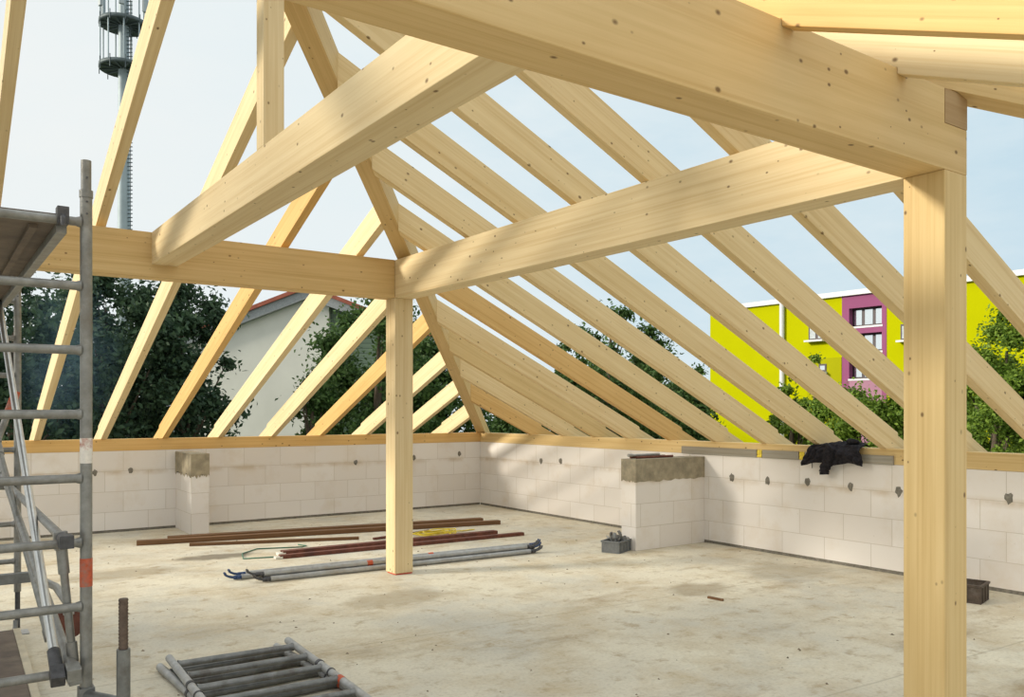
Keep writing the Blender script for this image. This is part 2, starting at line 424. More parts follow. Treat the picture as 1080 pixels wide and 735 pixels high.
def rafter(lat, side, top, mat, label, group, purlin=None, skew=0.0, tail=.62):
    """side: 'right' (lat = y of its near face) or 'back'/'near' (lat = x of its left face); top = plan distance from the plate to its head at the centre line"""
    if side == 'right': o = (XC, lat + RW/2, ZT); h = (-1, 0); sl = SR
    elif side == 'back': o = (lat + RW/2, YC, ZT); h = (0, -1); sl = SB
    z = lambda s: ZT + sl * s
    prof = [(-tail, z(-tail)), (-(PW + .006), z(-(PW + .006))), (-(PW + .006), ZT), (0, ZT)]
    if purlin and top > purlin[1] - .02:
        a, b = purlin                                     # plan distances of the purlin's outer face and of the far end of the seat
        sb = (ZP - ZT) / sl
        prof += [(a - .001, z(a - .001)), (a - .001, ZP + .0005)] if sb > a else []
        if sb > a: prof += [(sb, ZP + .0005)]
    i0 = len(prof)
    prof += [(top, z(top)), (top, z(top) + RH), (-.20, z(-.20) + RH), (-.205, z(-.205) + RH - .03), (-tail, z(-tail) + RH - .03)]
    return prism('rafter', prof, RW, o, h, mat, label, 'rafter', group, sl, {i0: skew, i0 + 1: skew})

# hips run from the wall corners up to the king post
HX, HY = KX - .0, KY
ZAP = 4.165                                          # underside of hips at the king post axis
def hip(cx, cy, label, w=.15, vh=.215):
    d = Vector((HX - cx, HY - cy)); L = d.length; d = d / L; sl = (ZAP - ZT) / L
    z = lambda s: ZT + sl * s
    prof = [(-.85, z(-.85)), (-.23, z(-.23)), (-.23, ZT), (0, ZT), (L - .09, z(L - .09)), (L - .09, z(L - .09) + vh), (-.85, z(-.85) + vh)]
    return prism('hip_rafter', prof, w, (cx, cy, ZT), d, M_ORANGE if False else M_TAN, label, 'rafter', None, sl)
hip(XC + .012, YC, 'heavy hip rafter climbing from the back corner over the middle post')
NYC = -9.62                                          # near right corner
hip(XC + .06, NYC, 'hip rafter bearing on the near post, right end of the overhead beam')

back_dir = Vector((HX - XC - .012, HY - YC)); near_dir = Vector((HX - XC - .06, HY - NYC))
GR, GB, GN = 'rafters leaning up from the right wall', 'rafters leaning up from the back wall', 'rafters over the near beam'
ORD = ['first', 'second', 'third', 'fourth', 'fifth', 'sixth', 'seventh', 'eighth', 'ninth', 'tenth', 'eleventh']
ys = [3.235, 2.43, 1.719, 1.030, .249, -.500, -1.228, -1.942, -2.664, -3.388, -4.120, -4.788]
M_LIGHT = wood('spruce_light', (.83, .665, .39), (.66, .48, .225))
mats = [M_ORANGE, M_LIGHT, M_MID, M_LIGHT, M_ORANGE, M_LIGHT, M_LIGHT, M_LIGHT, M_LIGHT, M_LIGHT, M_LIGHT, M_LIGHT]
PR = (XC - W - .018, XC)                              # purlin on the right slope, plan distances from the plate
for i, y in enumerate(ys):
    yc = y + RW/2
    if yc > KY + .08:
        xh = XC + .012 + back_dir.x * (yc - YC) / back_dir.y; k = -back_dir.x / back_dir.y
        ex = .15/2 / abs(back_dir.normalized().y)     # stop at the hip's side face
        top, sk = XC - xh - ex, k
    elif yc < KY - .12:
        xh = XC + .06 + near_dir.x * (yc - NYC) / near_dir.y; k = -near_dir.x / near_dir.y
        top, sk = XC - xh - .15/2 / abs(near_dir.normalized().y), k
    else: top, sk = XC - KX - KW/2 - .004, 0
    what = 'short jack rafter' if i < 3 else 'rafter'
    lab = ('%s %s on the right wall counted from the back corner' % (ORD[i], what)) if i < 11 else 'last rafter on the right wall, seen right of the foreground post'
    rafter(y, 'right', top, mats[i], lab, GR, PR if i >= 4 else None, -sk, .55 + .02 * (i % 3))

xs = [(-3.345, M_PALE), (-2.612, M_PALE), (-1.851, M_PALE), (-1.093, M_ORANGE), (-.353, M_PALE), (.406, M_PALE), (1.151, M_ORANGE), (1.910, M_PALE), (2.64, M_PALE), (3.38, M_PALE)]
PBk = (YC - W, YC)
for i, (x, m) in enumerate(xs):
    xc = x + RW/2
    if xc > KX + .05:
        yh = YC + back_dir.y * (xc - XC - .012) / back_dir.x
        top = YC - yh - .15/2 / abs(back_dir.normalized().x); sk = back_dir.y / back_dir.x
    else: top, sk = YC - KY - .045, 0
    n = len(xs) - 1 - i
    if i == 0: lab = 'rafter at the far upper left, steepest in view'
    else: lab = '%s rafter on the back wall, counted leftwards from the back corner' % ORD[n]
    rafter(x, 'back', top, m, lab, GB, PBk if x < .1 else None, -sk, .55)
# ridge from the king post leftwards
beam('ridge_beam', (KX - KW/2 - .002, KY, 4.12), (-7.0, KY, 4.12), .08, .30, M_PALE, 'ridge beam running left from the king post', 'beam')

# near rafters: their notch sits on the front top edge of the near beam
def near_rafter(x, label, mat):
    xc = x + RW/2
    yh = NYC + near_dir.y * (xc - XC - .06) / near_dir.x
    up = yh - YA - .15/2 / abs(near_dir.normalized().x)     # plan distance from beam front up to the hip
    zf = 3.030; z = lambda s: zf + SB * s
    dn = -(YA - NYC)
    sb = (ZP - zf) / SB
    prof = [(dn, z(dn)), (-.0015, z(-.0015)), (-.0015, ZP + .0005), (sb, ZP + .0005), (up, z(up)), (up, z(up) + RH), (dn, z(dn) + RH)]
    sk = near_dir.y / near_dir.x
    return prism('rafter', prof, RW, (xc, YA, zf), (0, 1), mat, label, 'rafter', GN, SB, {4: sk, 5: sk})
near_rafter(-1.134, 'orange rafter at the top right, bearing on the overhead beam, left of its neighbour', M_ORANGE)
near_rafter(-.360, 'pale rafter bearing on the overhead beam, beside the hip at the top right', M_PALE)

# ------------------------------------------------------------------ grey boards and yellow foam tucked along the right wall top
for y0, y1, lab in ((.05, -1.10, 'weathered grey board leaning on the right plate, nearest the pier'), (-1.18, -1.66, 'short weathered grey board between two yellow foam strips'), (-1.74, -2.74, 'weathered grey board under the black jacket')):
    o = mesh('grey_board', G().box(0, y0 - y1, -.012, .012, 0, .088), M_GREYB, None, .002, M=frame_matrix((XC - .0085, y0, HW), (0, -1, 0)))
    tag(o, lab, 'board', 'grey boards on the right wall', 'thing')
for y, lab in ((-1.14, 'yellow foam strip on the right wall, farther one from the jacket'), (-1.70, 'yellow foam strip on the right wall, beside the black jacket')):
    gg = G(); v = []
    for k in range(7):
        z = HW + .085 * k / 6; d = .012 + .004 * math.sin(k * 2.1)
        v += [(XC - .004 - d, y - .03, z), (XC - .004 - d, y + .03 + .004 * (k % 2), z), (XC + .003, y + .03, z), (XC + .003, y - .03, z)]
    gg.add(v, [(4*a+k, 4*a+(k+1) % 4, 4*a+4+(k+1) % 4, 4*a+4+k) for a in range(6) for k in range(4)] + [(3, 2, 1, 0), (24, 25, 26, 27)])
    tag(mesh('foam_strip', gg, M_FOAM, None, .003), lab, 'foam strip', 'yellow foam strips', 'thing')

# reddish steel bars on the pier cap
ZC = HW - .026
for i, (x0, x1, y, z, m, lab) in enumerate(((2.98, 3.55, -.12, ZC + .014, M_RUST, 'rusty red bar lying on the right pier cap, at the back'), (3.0, 3.60, -.20, ZC + .014, M_RUST, 'rusty red bar lying on the right pier cap, at the front'),
                                   (2.92, 3.42, -.16, ZC + .040, M_GALV, 'short grey tube resting on the red bars of the pier'))):
    gg = G().tube((x0, y, z), (x1, y + .01, z), .014)
    if i == 2: gg.tube((x0 - .01, y, z), (x0 + .05, y, z), .019)
    tag(mesh('steel_bar', gg, m), lab, 'bar', 'bars on the pier', 'thing')

# ------------------------------------------------------------------ black jacket thrown over the plate
def jacket():
    e = empty('jacket', (XC + .05, -2.1, ZT)); tag(e, 'black jacket thrown over the right wall plate', 'jacket', kind='thing')
    nu, nv = 40, 34; y0, y1 = -1.74, -2.47
    X0 = XC - .035                                    # where it folds over the board
    rnd = random.Random(5)
    def pt(u, t):
        # t 0 rear edge on the plate .. 1 hem hanging in front of the wall
        y = y0 + (y1 - y0) * u
        hang = .20 + .012 * math.sin(u * 13 + 1) + .03 * max(0, .35 - u) / .35
        topw = .14; L = topw + hang; s = t * L
        rise = .035 * math.exp(-((u - .45) / .2)**2) + .03 * math.exp(-((u - .85) / .12)**2)
        wr = .012 * math.sin(u * 19 + t * 7) + .009 * math.sin(u * 33 - t * 8 + 1) + .006 * math.sin(u * 11 + t * 23)
        if s < topw:
            x = XC + .105 - s; z = ZT + .012 + rise * math.sin(math.pi * min(1, (s / topw) * .9 + .1)) + abs(wr) * .8
        else:
            q = s - topw; c = min(1, q / .06)
            x = X0 - .012 - .03 * c - abs(wr) * 1.8 - .03 * c * math.sin(math.pi * min(1, q / hang)); z = ZT + .012 - max(0, q - .012) + rise * math.exp(-q * 14) * .6
        y += .13 * (1 - t) * max(0, u - .5)
        y -= .17 * (1 - t) * (1 - u)**1.5 - .012 * math.sin(t * 8 + u * 5)
        return (x, y, max(z, .80))
    v = [pt(i / nu, j / nv) for i in range(nu + 1) for j in range(nv + 1)]
    f = [(i*(nv+1)+j, (i+1)*(nv+1)+j, (i+1)*(nv+1)+j+1, i*(nv+1)+j+1) for i in range(nu) for j in range(nv)]
    o = mesh('body', G().add(v, f, True), M_CLOTH, e); m = o.modifiers.new('thick', 'SOLIDIFY'); m.thickness = .014; m.offset = 1
    o.modifiers.new('sub', 'SUBSURF').levels = 1
    pts = []; rad = []
    for k in range(15):
        t = k / 14
        pts.append((XC - .10 - .012 * math.sin(t * 5), -2.13 + .10 * t + .012 * math.sin(t * 9), ZT + .0 - .26 * t)); rad.append(.060 - .010 * t + .006 * math.sin(k * 2.3))
    sl = mesh('sleeve', G().path(pts, .05, 16, rad), M_CLOTH, e)
    mesh('cuff', G().path([pts[-1], (pts[-1][0], pts[-1][1] - .002, pts[-1][2] - .03)], .048, 16), M_CLOTH, sl)
    col = [(XC + .02 - .06 * math.sin(a), -2.30 - .05 * math.cos(a), ZT + .05 + .012 * math.sin(a)) for a in [math.pi * k / 10 for k in range(11)]]
    mesh('collar', G().path(col, .03, 10, [.016 + .014 * math.sin(math.pi * k / 10) for k in range(11)]), M_CLOTH, e)
    st = [(XC - .06, -1.86, 1.06), (XC - .065, -1.865, .99)]
    mesh('drawcord', G().path(st, .004, 6), M_CLOTH, e)
jacket()

# ------------------------------------------------------------------ things lying on the slab
def plank(name, a, b, w, h, mat, lab, cat, group=None, z=0.0):
    o = beam(name, (a[0], a[1], z), (b[0], b[1], z), w, h, mat, lab, cat, bevel=.003, group=group); return o
PG = 'old brown planks on the slab'
plank('plank', (-1.67, 3.40), (2.90, 2.47), .10, .055, M_OLD, 'long brown plank lying in front of the back pier, frontmost of the long ones', 'plank', PG)
plank('plank', (-1.28, 3.58), (2.86, 2.86), .12, .05, M_OLD, 'long brown plank lying behind the other long plank by the back pier', 'plank', PG)
plank('plank', (-1.17, 2.98), (.68, 2.30), .06, .035, M_OLD, 'shorter thin brown batten in front of the long planks', 'plank', PG)

def channel(a, b, w, h, t, mat, lab, group, tips=True):
    a, b = Vector((*a, 0)), Vector((*b, 0)); L = (b - a).length; M = frame_matrix(a, b - a)
    e = empty('steel_channel', a); tag(e, lab, 'steel channel', group, 'thing')
    mesh('profile', G().box(0, L, -w/2, -w/2 + t, 0, h).box(0, L, w/2 - t, w/2, 0, h).box(0, L, -w/2 + t, w/2 - t, h - t, h), mat, e, .001, M=M)
    if tips: mesh('taped_end', G().box(-.05, .03, -w/2 - .002, w/2 + .002, .001, h * .6 + .002), M_WHITEP, e, .004, M=M)['label'] = 'pale taped end'
CG = 'reddish steel channels on the slab'
channel((-.50, 1.74), (2.32, 1.70), .10, .05, .008, M_RUST, 'reddish steel channel beside the yellow cable', CG)
channel((-.60, 1.54), (2.55, 1.42), .07, .04, .008, M_RUST, 'reddish steel channel nearest the grey tubes', CG)
tag(mesh('short_pipe', G().path([(.80, 2.14, .018), (1.35, 2.24, .018), (1.7, 2.36, .018)], .016, 10), M_RUST), 'short rusty pipe beside the yellow cable', 'pipe', kind='thing')

# yellow cable coil
pts = []
for k in range(150):
    a = k * 2 * math.pi / 30; r = .20 + .05 * math.sin(k * .37)
    pts.append((1.62 + r * 1.2 * math.cos(a) + .05 * math.sin(k * .11), 2.02 + r * .75 * math.sin(a), .008 + .012 * (k / 30) + .004 * math.sin(k * .9)))
pts += [(1.95, 2.05, .03), (2.1, 2.16, .008), (2.3, 2.18, .008)]
tag(mesh('cable_coil', G().path(pts, .007, 8), M_YELLOW), 'coil of yellow cable on the slab', 'cable', kind='thing')
# green rod bent at both ends
tag(mesh('green_rod', G().path([(-.10, 2.30, .008), (-.05, 2.17, .008), (-.12, 2.11, .008), (-.60, 2.28, .008), (-.84, 2.05, .008), (-.93, 1.72, .008), (-.62, 1.64, .008)], .007, 8), M_GREEN), 'bent green rod lying beside the steel channels', 'rod', kind='thing')

# grey scaffold brace tubes with hook ends
def brace_end(gg, p, d, r):
    p = Vector(p); d = Vector(d).normalized(); s = Vector((-d.y, d.x, 0)); u = d.cross(s)
    gg.tube(p - d * .01, p + d * .07, r * .8, n=10)
    for sg in (-1, 1):
        b = p + d * .06 + s * (sg * .018)
        gg.path([b, b + d * .05 + u * .012, b + d * .085 + u * .03, b + d * .095 + u * .055], .010, 8)
    gg.tube(p + d * .03 - s * .04, p + d * .03 + s * .04, .012, n=8)
TG = 'grey brace tubes behind the middle post'
tubes = [((-1.09, .40), (1.80, .245), .027, .027, 'frontmost grey brace tube behind the foot of the middle post', M_STEEL, .42),
         ((-1.02, .475), (1.74, .315), .027, .027, 'second grey brace tube from the front, tight behind the first', M_STEEL, .55),
         ((-1.14, .44), (1.78, .285), .027, .074, 'grey brace tube stacked on top of the front two', M_STEEL, .35),
         ((-1.28, .66), (1.95, .47), .025, .025, 'third grey brace tube from the front, with blue hooks', M_BLUE, .5),
         ((-1.20, .80), (2.06, .63), .025, .025, 'rearmost grey brace tube, with blue hooks', M_BLUE, .6)]
for a, b, r, z, lab, hm, fr in tubes:
    A, B = Vector((*a, z)), Vector((*b, z)); d = (B - A).normalized()
    e = empty('brace_tube', A); tag(e, lab, 'tube', TG, 'thing')
    mesh('tube', G().tube(A, B, r, n=16), M_GALV, e)
    for p_, dd in ((A, -d), (B, d)):
        gg = G(); brace_end(gg, p_, dd, r); mesh('hook', gg, hm, e)
    c = A.lerp(B, fr); mesh('sleeve_mark', G().tube(c, c + d * .06, r + .0015, n=16), M_RED, e)['label'] = 'faded red mark'

# crate of couplers by the right pier
def crate(name, label, cat, c, ang, lx, ly, h, t, mat, ribs):
    e = empty(name, (c[0], c[1], 0), ang); tag(e, label, cat, kind='thing')
    M = Matrix.Translation((c[0], c[1], 0)) @ Matrix.Rotation(ang, 4, 'Z')
    mesh('shell', G().box(-lx/2, lx/2, -ly/2, ly/2, 0, t).box(-lx/2, lx/2, -ly/2, -ly/2 + t, t, h).box(-lx/2, lx/2, ly/2 - t, ly/2, t, h)
         .box(-lx/2, -lx/2 + t, -ly/2 + t, ly/2 - t, t, h).box(lx/2 - t, lx/2, -ly/2 + t, ly/2 - t, t, h), mat, e, .002, M=M)
    o = .008
    mesh('rim', G().box(-lx/2-o, lx/2+o, -ly/2-o, -ly/2, h-.02, h).box(-lx/2-o, lx/2+o, ly/2, ly/2+o, h-.02, h).box(-lx/2-o, -lx/2, -ly/2, ly/2, h-.02, h).box(lx/2, lx/2+o, -ly/2, ly/2, h-.02, h), mat, e, .002, M=M)
    for k in range(ribs):
        x = -lx/2 + lx * (k + .5) / ribs
        mesh('rib', G().box(x - .006, x + .006, -ly/2 - .006, -ly/2, .01, h - .02), mat, e, M=M)
    return M
MC = crate('coupler_crate', 'grey crate of scaffold couplers beside the right pier', 'crate', (2.745, -.17), R(22), .40, .22, .135, .008, M_BOXG, 5)
def coupler(x, y, z, rx, rz, s, lab):
    M = MC @ Matrix.Translation((x, y, z)) @ Matrix.Rotation(rz, 4, 'Z') @ Matrix.Rotation(rx, 4, 'X') @ Matrix.Scale(s, 4)
    e = empty('coupler', M.translation); tag(e, lab, 'coupler', 'scaffold couplers in the crate', 'thing')
    arc = [Vector((.038 * math.cos(a), 0, .038 * math.sin(a))) for a in [R(125 + 29 * k) for k in range(10)]]
    gg = G(); v = []
    for p in arc:
        q = p.normalized()
        for du, dr in ((-.011, -.004), (.011, -.004), (.011, .004), (-.011, .004)): v.append(M @ (p + q * dr + Vector((0, du, 0))))
    n = len(arc); gg.add(v, [(4*i+k, 4*i+(k+1) % 4, 4*i+4+(k+1) % 4, 4*i+4+k) for i in range(n-1) for k in range(4)] + [(3, 2, 1, 0), (4*n-4, 4*n-3, 4*n-2, 4*n-1)])
    mesh('jaw', gg, M_ALUD, e)
    mesh('bolt', G().tube(M @ Vector((.02, 0, -.045)), M @ Vector((.075, 0, -.01)), .007, n=8).tube(M @ Vector((.055, 0, -.023)), M @ Vector((.068, 0, -.015)), .014, n=6), M_GALV, e)
coupler(-.10, 0, .17, R(10), R(20), 1.6, 'coupler standing up at the left end of the crate')
coupler(-.02, .02, .175, R(-5), R(80), 1.8, 'coupler standing tallest in the crate')
coupler(.06, -.02, .135, R(60), R(10), 1.5, 'coupler lying in the middle of the crate')
coupler(.13, .03, .14, R(90), R(50), 1.5, 'coupler lying at the right end of the crate')
coupler(.10, -.05, .11, R(20), R(120), 1.1, 'coupler half buried at the front right of the crate')

# dark box beside the near post
MB_ = crate('dark_box', 'small dark brown box by the right wall, behind the foreground post', 'box', (3.47, -3.67), R(13), .27, .36, .155, .012, M_BOXB, 3)
tag(mesh('box_lining', G().box(-.11, .12, -.14, .16, .013, .10, MB_), M_BOXB), 'dark filling inside the small brown box', 'filling', kind='stuff')
# stick and crumbs
tag(mesh('wood_chip', G().box(-.075, .075, -.012, .012, 0, .018, Matrix.Translation((1.74, -2.49, 0)) @ Matrix.Rotation(R(-84), 4, 'Z')), M_OLD), 'small dark wood chip alone on the floor', 'stick', kind='thing')
gg = G(); rnd = random.Random(11)
for k in range(230):
    x, y, r = rnd.uniform(-4, 3.9), rnd.uniform(-4.4, 4.2), rnd.uniform(.004, .013)
    v = [(x + r * math.cos(a + rnd.random()) * rnd.uniform(.7, 1.5), y + r * math.sin(a + rnd.random()) * rnd.uniform(.7, 1.4), 0) for a in (0, 1.5, 3.1, 4.6)] + [(x, y, r * rnd.uniform(.5, 1))]
    gg.add(v, [(0, 1, 4), (1, 2, 4), (2, 3, 4), (3, 0, 4)])
tag(mesh('debris', gg, simple('crumb_debris', (.20, .16, .11), .95, 0, .5, 3)), 'crumbs of mortar and dirt scattered over the slab', 'debris', kind='stuff')

# ------------------------------------------------------------------ scaffold tower
SX, SY0, SY1, SWD = -3.19, -3.43, -.34, .74
def ladder_frame(parent, M, zr, z0, z1, spig=True, r=.0235, rr=.0185, mat=M_ALU, rmat=M_ALU):
    """frame in local coords: uprights at x=0 and x=-SWD, rungs at heights zr"""
    for x in (0, -SWD):
        u = mesh('upright', G().tube(M @ Vector((x, 0, z0)), M @ Vector((x, 0, z1)), r, n=18).tube(M @ Vector((x, 0, z1 - .03)), M @ Vector((x, 0, z1)), r + .003, n=18), mat, parent)
        if spig:
            mesh('spigot', G().tube(M @ Vector((x, 0, z1)), M @ Vector((x, 0, z1 + .125)), r - .0035, n=16), mat, u)
            for z in (z1 + .05, z1 - .05, z1 - .1): mesh('pin_hole', G().tube(M @ Vector((x, -r - .001, z)), M @ Vector((x, -r + .006, z)), .0045, n=8), M_STEEL, u)
    for z in zr:
        gg = G().tube(M @ Vector((-SWD + r, 0, z)), M @ Vector((-r, 0, z)), rr, n=16)
        for x, s in ((-r * .8, -1), (-SWD + r * .8, 1)): gg.tube(M @ Vector((x, 0, z)), M @ Vector((x + s * .02, 0, z)), rr + .006, rr, n=16)
        mesh('rung', gg, rmat, parent)

tw = empty('scaffold_tower', (SX - SWD/2, (SY0 + SY1)/2, 0)); tag(tw, 'grey aluminium scaffold tower with a brown deck at the left', 'scaffold', kind='thing')
zr = [.52 + .266 * k for k in range(8)]
M0 = Matrix.Translation((SX, SY0, 0)); M1 = Matrix.Translation((SX, SY1, 0))
ladder_frame(tw, M0, zr, .30, 2.515)
ladder_frame(tw, M1, zr, .30, 2.515)
# feet of both frames
for y in (SY0, SY1):
    for x in (SX, SX - SWD):
        ft = mesh('foot', G().tube((x, y, .0), (x, y, .30), .017, n=14), M_STEEL, tw)
        mesh('foot_plate', G().box(x - .07, x + .07, y - .07, y + .07, 0, .008), M_GALV, ft, .002)
# paint band and sticker on the near upright
mesh('paint_band', G().tube((SX, SY0, .868), (SX, SY0, .985), .0245, n=18), M_RED, tw)['label'] = 'red painted band'
mesh('sticker', G().tube((SX, SY0, 1.38), (SX, SY0, 1.485), .0243, n=18, cap=False), M_STICK, tw)['label'] = 'worn red and white sticker'
# deck: hooked on the top rungs
ZD = zr[7]
dk = mesh('deck', G().box(SX - SWD + .06, SX - .085, SY0 + .03, SY1 - .03, ZD - .012, ZD + .030), M_PLY, tw, .002); dk['label'] = 'brown plywood deck'
for x in (SX - .088, SX - SWD + .06):
    mesh('deck_rail', G().box(x - .02, x + .02, SY0 + .025, SY1 - .025, ZD - .05, ZD + .022), M_ALU, dk, .003)
mesh('deck_batten', G().box(SX - .20, SX - .17, SY0 + .08, SY1 - .08, ZD - .030, ZD - .012), M_PLY, dk)
for y in (SY0, SY1):
    for x in (SX - .088, SX - SWD + .06):
        gg = G().path([(x, y + .05 * (1 if y == SY0 else -1), ZD - .005), (x, y, ZD + .03), (x, y - .035 * (1 if y == SY0 else -1), ZD), (x, y - .035 * (1 if y == SY0 else -1), ZD - .03)], .014, 8)
        gg.box(x - .022, x + .022, y - .03, y + .03, ZD - .02, ZD + .052)
        mesh('deck_hook', gg, M_STEEL, dk, .003)
# braces (right side of the tower, hooked on rungs)
def brace(a, b, r, mat, ends=M_STEEL, red=False):
    a, b = Vector(a), Vector(b); d = (b - a).normalized()
    o = mesh('brace', G().tube(a, b, r, n=14), mat, tw)
    for p_, s in ((a, 1), (b, -1)):
        gg = G().tube(p_ - d * (.035 * s), p_ + d * (.10 * s), r + .006, n=12)
        u = Vector((1, 0, 0)); n_ = d.cross(u).normalized()
        Mx = frame_matrix(p_ - d * (.03 * s), d * s, n_)
        gg.box(-.045, .03, -.026, .026, -.026, .026, Mx)
        mesh('brace_claw', gg, M_RED if red else ends, o, .003)
    return o
brace((SX - .115, SY0 - .045, zr[0] + .035), (SX - .12, SY1 - .045, zr[7] + .01), .0195, M_ALUB, M_STEEL)
brace((SX - .060, SY0 - .045, zr[0] + .03), (SX - .10, SY1 - .05, zr[2] + .12), .0195, M_ALU, M_ALU)
brace((SX - .085, SY0 - .045, zr[2] + .02), (SX - .06, SY1 - .045, zr[2] + .02), .0195, M_ALU, M_STEEL)
brace((SX - .045, SY0 + .012, zr[0] + .02), (SX - .085, SY0 + .045, zr[2] - .03), .016, M_ALU, M_ALU)
brace(at(50, 662, 4.6), at(-3, 468, 5.4), .0195, M_ALU, M_ALU)
brace(at(-40, 560, 5.3), at(13, 424, 5.75), .022, M_ALU, M_RED, red=True)
# low cross bar with a short leg near the far frame
lb = mesh('cross_bar', G().box(SX - SWD - .2, SX + .06, SY1 - .25, SY1 - .19, .40, .47), M_ALUD, tw, .003)
mesh('cross_bar_leg', G().box(SX - .22, SX - .16, SY1 - .25, SY1 - .19, .0, .40), M_ALUD, lb, .003)
# castor hanging from the tower side
cs = mesh('castor_fork', G().path([(SX - .08, SY0 + 1.05, .74), (SX, SY0 + .96, .70), (SX + .045, SY0 + .90, .62)], .02, 8).box(SX + .02, SX + .07, SY0 + .86, SY0 + .94, .57, .61), M_GALV, tw, .002)
mesh('castor_wheel', G().lathe([(.02, -.02), (.072, -.02), (.08, -.01), (.08, .01), (.072, .02), (.02, .02)], (SX + .045, SY0 + .90, .52), 20, Matrix.Rotation(R(90), 4, 'X')), M_RUST, cs)['label'] = 'reddish wheel'
# outrigger with threaded jack in front
jx, jy = -3.083, -3.63
ja = mesh('jack_arm', G().tube((SX, SY0 - .02, .42), (jx, jy, .42), .020, n=12).box(SX - .03, SX + .03, SY0 - .03, SY0 + .03, .39, .45), M_ALUD, tw, .002)
sp = G(); zz = .20
pr = []
for k in range(120):
    z = .03 + k * .0068; pr.append((.0165 if k % 2 else .0195, z))
mesh('jack_spindle', G().lathe(pr, (jx, jy, 0), 14), M_RUST2, ja)['label'] = 'rust brown threaded spindle'
mesh('jack_sleeve', G().tube((jx, jy, .25), (jx, jy, .635), .0265, n=16).tube((jx, jy - .029, .59), (jx, jy - .02, .59), .006, n=8), M_ALUD, ja)
mesh('jack_foot', G().box(jx - .08, jx + .08, jy - .08, jy + .08, 0, .01).tube((jx, jy, .01), (jx, jy, .05), .024, n=12), M_GALV, ja, .002)

# low spare deck lying under the tower
dk2 = empty('spare_deck', (SX - .48, -2.2, 0)); tag(dk2, 'spare brown scaffold deck lying on the floor under the tower', 'deck', kind='thing')
Md = Matrix.Translation((-3.24, -2.1, 0)) @ Matrix.Rotation(R(-1.5), 4, 'Z')
mesh('board', G().box(-.56, -.03, -1.35, 1.62, .045, .062, Md), M_PLY, dk2, .002)
mesh('side_rail', G().box(-.03, .012, -1.35, 1.62, .0, .07, Md), simple('pale_rail', (.50, .44, .32), .5, .2, .15, 10), dk2, .003)['label'] = 'pale side rail'
mesh('side_rail', G().box(-.60, -.56, -1.35, 1.62, .0, .07, Md), M_ALU, dk2, .003)
mesh('end_hook', G().path([(-3.22, -.52, .04), (-3.215, -.47, .06), (-3.21, -.45, .12)], .016, 10), M_ALUD, dk2)

# spare frames lying on the floor, one across the other
def spare_frame(label, org, ang, z, flip=False):
    e = empty('ladder_frame', (org[0], org[1], z), ang); tag(e, label, 'scaffold frame', 'spare frames on the floor', 'thing')
    M = Matrix.Translation((org[0], org[1], z)) @ Matrix.Rotation(ang, 4, 'Z') @ Matrix.Rotation(R(90), 4, 'X')
    ladder_frame(e, M, [.165 + .26 * k for k in range(7)], .0, 2.0, spig=False, mat=M_GALV, rmat=M_ALUD, rr=.021)
    for x in (0, -SWD):
        P = lambda s: M @ Vector((x, 0, s))
        mesh('joint_ring', G().tube(P(.60), P(.63), .0275, n=18), M_STEEL, e)
        mesh('joint_ring', G().tube(P(.80), P(.815), .0275, n=18), M_STEEL, e)
        mesh('sticker', G().tube(P(.94), P(1.0), .0242, n=18, cap=False), M_RED, e)['label'] = 'orange red sticker'
spare_frame('grey scaffold ladder frame lying on top of another on the floor', (-1.765, -1.90), R(-2.5), .0745)
spare_frame('grey scaffold ladder frame lying underneath another on the floor', (-1.815, -1.82), R(2.2), .0245)

# ------------------------------------------------------------------ background
def leaves(n, clumps, size, seed):
    r = np.random.default_rng(seed)
    c = np.array([(*c_[0], c_[1]) for c_ in clumps]); wgt = c[:, 3] ** 2; wgt /= wgt.sum()
    idx = r.choice(len(c), n, p=wgt)
    d = r.normal(size=(n, 3)); d /= np.linalg.norm(d, axis=1)[:, None]
    rad = c[idx, 3] * np.minimum(np.abs(r.normal(0, .62, n)), 1.7)
    P = c[idx, :3] + d * rad[:, None] * np.array([1, 1, .85])
    nrm = d * .5 + r.normal(size=(n, 3)) * .6 + np.array([0, 0, .35]); nrm /= np.linalg.norm(nrm, axis=1)[:, None]
    a = np.cross(nrm, r.normal(size=(n, 3))); a /= np.linalg.norm(a, axis=1)[:, None]; b = np.cross(nrm, a)
    s = size * r.uniform(.6, 1.25, n)[:, None]
    droop = nrm * s * .18
    V = np.stack([P - a * s, P - b * s * .55 + droop * .6, P + a * s - droop, P + b * s * .55 + droop * .6], 1).reshape(-1, 3)
    return V

def leaf_object(name, V, mat, parent):
    n = len(V) // 4; me = bpy.data.meshes.new(name)
    me.vertices.add(len(V)); me.vertices.foreach_set('co', V.ravel())
    me.loops.add(4 * n); me.loops.foreach_set('vertex_index', np.arange(4 * n, dtype=np.int32))
    me.polygons.add(n); me.polygons.foreach_set('loop_start', np.arange(0, 4 * n, 4, dtype=np.int32)); me.polygons.foreach_set('loop_total', np.full(n, 4, dtype=np.int32))
    me.update(calc_edges=True); me.materials.append(mat)
    o = bpy.data.objects.new(name, me); COL.objects.link(o); o.parent = parent; o.matrix_parent_inverse = parent.matrix_basis.inverted()
    return o

